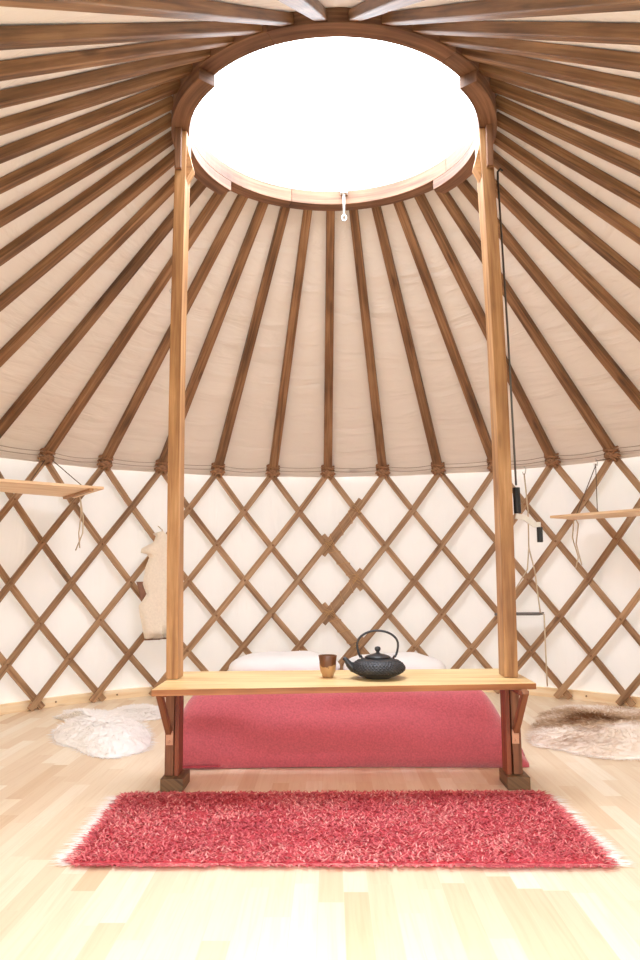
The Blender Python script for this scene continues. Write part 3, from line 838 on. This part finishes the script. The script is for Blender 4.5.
def knotrope(name, parent, paths, r=.0035, m=HEMP):
    mb = MB()
    for p in paths: mb.tube(p, r, 6)
    return mb.build(name, m, parent)
H5 = cyl(2.455, PH0-5*DL, 1.60); H4 = cyl(2.455, PH0-4*DL, 1.6)
e1 = Vector((-1.455, 1.20, ZL)); e2 = Vector((-1.74, 1.58, ZL))
knotrope('sling_rope', sl, [[Vector((-1.849, 1.592, 1.60)), Vector((-1.506, 1.190, ZL+.018))], [Vector((-1.880, 1.545, 1.59)), Vector((-1.90, 1.30, ZL+.018))]], .003, CORD)
e1 = Vector((-1.665, 1.60, ZL))
knotrope('rope_tail', sl, [[e1+Vector((-.03, .01, .02)), e1+Vector((0, -.015, .02)), e1+Vector((.012, -.01, -.02)), e1+Vector((.02, -.01, -.12)), e1+Vector((.008, -.01, -.24)), e1+Vector((.018, -.01, -.335))],
    [e1+Vector((.012, -.01, -.02)), e1+Vector((.032, .0, -.14)), e1+Vector((.03, .0, -.24)), e1+Vector((-.012, .0, -.35))]], .0042)
sr_ = tag(empty('hanging_shelf', (1.9, 1.2, 1.2)), 'pale wooden shelf slung on cords from the right wall', 'shelf', 'pale shelves slung from the wall')
ZR = 1.197
shelf_board('s', (1.390, 1.600), (1.600, 1.79), (2.22, .28), ZR, 1).build('board', W_SHELF, sr_, bevel=.002)
H5r = cyl(2.455, PH0+5*DL, 1.59)
hk = Vector((1.72, 1.655, 1.555)); dn = Vector((1.62, 1.77, ZR))
knotrope('sling_rope', sr_, [[H5r, hk+Vector((0, 0, .02))], [hk, Vector((1.602, 1.33, ZR+.017))], [hk+Vector((.004, 0, 0)), Vector((1.53, 1.50, ZR+.017))]], .003, CORD)
knotrope('rope_tail', sr_, [[dn+Vector((-.02, 0, .02)), dn+Vector((0, -.02, -.03)), dn+Vector((-.03, -.05, -.16)), dn+Vector((0, -.05, -.30))],
    [dn+Vector((-.02, 0, .02)), dn+Vector((-.05, -.04, -.12)), dn+Vector((-.02, -.05, -.25)), dn+Vector((-.04, -.05, -.32))]], .0042)
mb = MB(); mb.tube([hk+Vector((0, 0, .035)), hk+Vector((.014, 0, .02)), hk+Vector((.010, 0, -.01)), hk+Vector((-.008, 0, -.015)), hk+Vector((-.010, 0, .004))], .003, 6); mb.build('hook', STEEL, sr_)

# small grey shelf on white cords
AQ = [1.340, 2.015]
ss = tag(empty('small_shelf', (1.28, 2.0, .56)), 'narrow dark grey shelf slung on white cords behind the right post', 'shelf')
a_, b_ = Vector((1.135, 2.085, .562)), Vector((1.405, 1.935, .570)); T_ = (b_-a_).normalized(); Nn_ = Vector((-T_.y, T_.x, 0)).normalized()
mb = MB(); mb.bar([a_, b_], [Vector((0, 0, 1))]*2, .13, .016); mb.build('board', GREYP, ss, bevel=.002)
mb = MB(); hk2 = cyl(2.452, .583, 1.545)
mb.tube([hk2+Vector((0, 0, .05)), hk2+Vector((.013, 0, .035)), hk2+Vector((.009, 0, .0)), hk2+Vector((-.008, 0, -.006)), hk2+Vector((-.01, 0, .012))], .0032, 6); mb.build('hook', STEEL, ss)
top_ = hk2; mid = Vector((top_.x-.0, top_.y-.05, 1.02))
rp = [[top_, Vector((top_.x+.01, top_.y-.03, 1.28)), mid], [mid, Vector((mid.x+.035, mid.y, .86)), b_+Vector((-.010, 0, .01)), b_+Vector((-.004, -.070, .0)), b_+Vector((-.004, -.072, -.25)), b_+Vector((-.002, -.070, -.47))],
      [mid, Vector((mid.x-.015, mid.y, .87)), a_+Vector((.03, 0, .01))]]
knotrope('sling_rope', ss, rp, .0048, HEMP)

# ropes round the wall head
for nm, z0, sag, rr, lab in (('wall_rope', 1.655, .012, 2.450, 'thin dark cord running round the wall just above the lattice heads'), ('wall_rope', 1.628, .010, 2.462, 'thin dark cord sagging round the wall at the lattice heads')):
    mb = MB(); pts = []
    for i in range(10*8*2+1):
        kk = -9.5+19*i/160; a = PH0+kk*DL; t = kk-math.floor(kk)
        pts.append(cyl(rr+(.012 if True else 0)*math.sin(t*PI), a, z0-sag*math.sin(t*PI)*(1+.6*math.sin(math.floor(kk)*2.3))))
    mb.tube(pts, .0024, 5); tag(mb.build(nm, ROPEM), lab, 'cord', 'cords round the wall head')

# ------------------------------------------------------------------ crank rod hanging on the right post
cr_root = tag(empty('crank_rod', (.765, -.09, 1.1)), 'steel skylight crank rod with black grips hanging on the right post', 'crank')
CX = .7565; CYY = -.085
xr = lambda z: lerp(.768, .734, (z-1.06)/1.55)+.004*math.sin(PI*max(0, min(1, (z-1.06)/1.55)))
mb = MB(); mb.tube([(xr(2.60), CYY, 2.60), (xr(1.9), CYY, 1.9), (xr(1.24), CYY, 1.225)], .0045, 8); mb.build('rod', RODM, cr_root)
mb = MB(); mb.tube([(xr(2.60), CYY, 2.60), (xr(2.6), CYY, 2.64), (xr(2.6)+.012, CYY, 2.655), (xr(2.6)+.022, CYY, 2.645)], .005, 8); mb.build('hook', BLACKM, cr_root)
mb = MB(); mb.tube([(xr(1.24), CYY, 1.215), (xr(1.1), CYY, 1.105)], .0155, 14); mb.build('grip', BLACKM, cr_root, bevel=.002)
mb = MB(); mb.bar([Vector((xr(1.06)-.010, CYY, 1.094)), Vector((.795, CYY, 1.086)), Vector((.838, CYY, 1.056)), Vector((.862, CYY, 1.056))], [Vector((0, 1, 0))]*4, .024, .012); mb.build('arm', WHITEP, cr_root, bevel=.002)
mb = MB(); mb.tube([(.858, CYY, 1.064), (.858, CYY, 1.045)], .006, 8); mb.build('pin', STEEL, cr_root)
mb = MB(); mb.tube([(.858, CYY, 1.046), (.858, CYY, .982)], .0125, 14); mb.build('grip', BLACKM, cr_root, bevel=.002)

# ------------------------------------------------------------------ fleece waistcoat hanging on the lattice
vest = tag(empty('fleece_waistcoat', (-1.22, 2.03, 1.1)), 'cream fleece waistcoat hanging on the lattice behind the left post', 'waistcoat')
ol = [(-.075, .0), (-.055, -.02), (-.07, -.06), (-.155, -.105), (-.160, -.135), (-.115, -.145), (-.10, -.17), (-.125, -.24), (-.135, -.32), (-.140, -.35), (-.130, -.38), (-.112, -.42), (-.130, -.45), (-.165, -.50), (-.160, -.545), (-.135, -.66), (-.120, -.725), (.0, -.705), (.12, -.72),
      (.14, -.60), (.16, -.50), (.12, -.42), (.13, -.33), (.11, -.24), (.09, -.15), (.13, -.11), (.09, -.06), (.05, -.03), (.02, .0), (-.03, .015)]
aw = -.530
C0 = cyl(2.40, aw, 1.135); TX = Vector((math.cos(aw), -math.sin(aw), 0)); NI = -cyl(1, aw, 0)
def cloth_shape(ol, c0, th, name, m, parent, push=0):
    n = len(ol); cx = sum(p[0] for p in ol)/n; cz = sum(p[1] for p in ol)/n
    # spine along the middle so the shape keeps its narrow top
    V = []; R_ = 7
    for sgn in (1, -1):
        for r in range(R_+1):
            s = r/R_
            for x, z in ol:
                mx_ = -.01; px = mx_+(x-mx_)*s; e = math.sqrt(max(0, 1-s**2.5))
                bump = th*e*(1+.5*mn.noise(Vector((px*12, z*6, 1))))+.010*mn.noise(Vector((px*22, z*7, 4)))
                V.append(c0+TX*px+Vector((0, 0, z))+NI*((bump if sgn > 0 else -.006*e)+push))
    fs = []
    for q in (0, 1):
        o = q*(R_+1)*n
        for r in range(R_):
            for i in range(n):
                f = (o+r*n+i, o+r*n+(i+1) % n, o+(r+1)*n+(i+1) % n, o+(r+1)*n+i); fs.append(f if q == 0 else f[::-1])
    mb = MB(); mb.add(V, fs, None, True); ob = mb.build(name, m, parent, recalc=False); return ob
cloth_shape(ol, C0, .045, 'body', FLEECE, vest)
lin = [(x*1.0-.004, z) if z > -.70 else (x, z-.010) for x, z in ol if z < -.33]
cloth_shape([(-.185, -.335), (-.165, -.40), (-.150, -.47), (-.10, -.47), (-.10, -.335)], C0, .006, 'lining', LINING, vest, -.004)
cloth_shape([(-.120, -.715), (-.118, -.738), (.0, -.72), (.118, -.735), (.12, -.70), (0, -.70)], C0, .006, 'hem', LINING, vest, -.004)
mb = MB(); mb.tube([C0+Vector((0, 0, -.02))+NI*.01, C0+TX*-.01+Vector((0, 0, .03)), C0+TX*-.03+Vector((0, 0, .055))-NI*.03], .004, 6); mb.build('hanging_loop', HEMP, vest)

# ------------------------------------------------------------------ light
w = bpy.data.worlds.new('sky'); scene.world = w; w.use_nodes = True
bg = w.node_tree.nodes['Background']; bg.inputs[0].default_value = (.92, .965, 1.03, 1)
# overcast sky: brightest overhead, a third of that at the horizon
tcw = w.node_tree.nodes.new('ShaderNodeTexCoord'); spw = w.node_tree.nodes.new('ShaderNodeSeparateXYZ'); mrw = w.node_tree.nodes.new('ShaderNodeMapRange')
w.node_tree.links.new(tcw.outputs['Generated'], spw.inputs[0]); w.node_tree.links.new(spw.outputs['Z'], mrw.inputs['Value'])
mrw.inputs['From Min'].default_value = 0; mrw.inputs['From Max'].default_value = 1; mrw.inputs['To Min'].default_value = .55; mrw.inputs['To Max'].default_value = 1.65
w.node_tree.links.new(mrw.outputs[0], bg.inputs[1])
# portals: guide the sampling of daylight through the skylight and the doorway
def portal(loc, rot, sx, sy):
    l = bpy.data.lights.new('daylight_portal', 'AREA'); l.shape = 'RECTANGLE'; l.size = sx; l.size_y = sy; l.cycles.is_portal = True
    o = bpy.data.objects.new('daylight_portal', l); COL.objects.link(o); o.location = loc; o.rotation_euler = rot
portal((0, 0, ZC+.16), (0, 0, 0), 1.5, 1.5)
portal((0, -2.52, .85), (PI/2, 0, 0), 1.15, 1.7)

scene.view_settings.view_transform = 'Standard'
scene.view_settings.look = 'None'
scene.view_settings.gamma = 1
scene.view_settings.use_curve_mapping = False
scene.view_settings.exposure = 3.35
scene.cycles.use_denoising = True
scene.cycles.max_bounces = 14
scene.cycles.diffuse_bounces = 12
scene.cycles.transparent_max_bounces = 8
scene.cycles.sample_clamp_indirect = 8
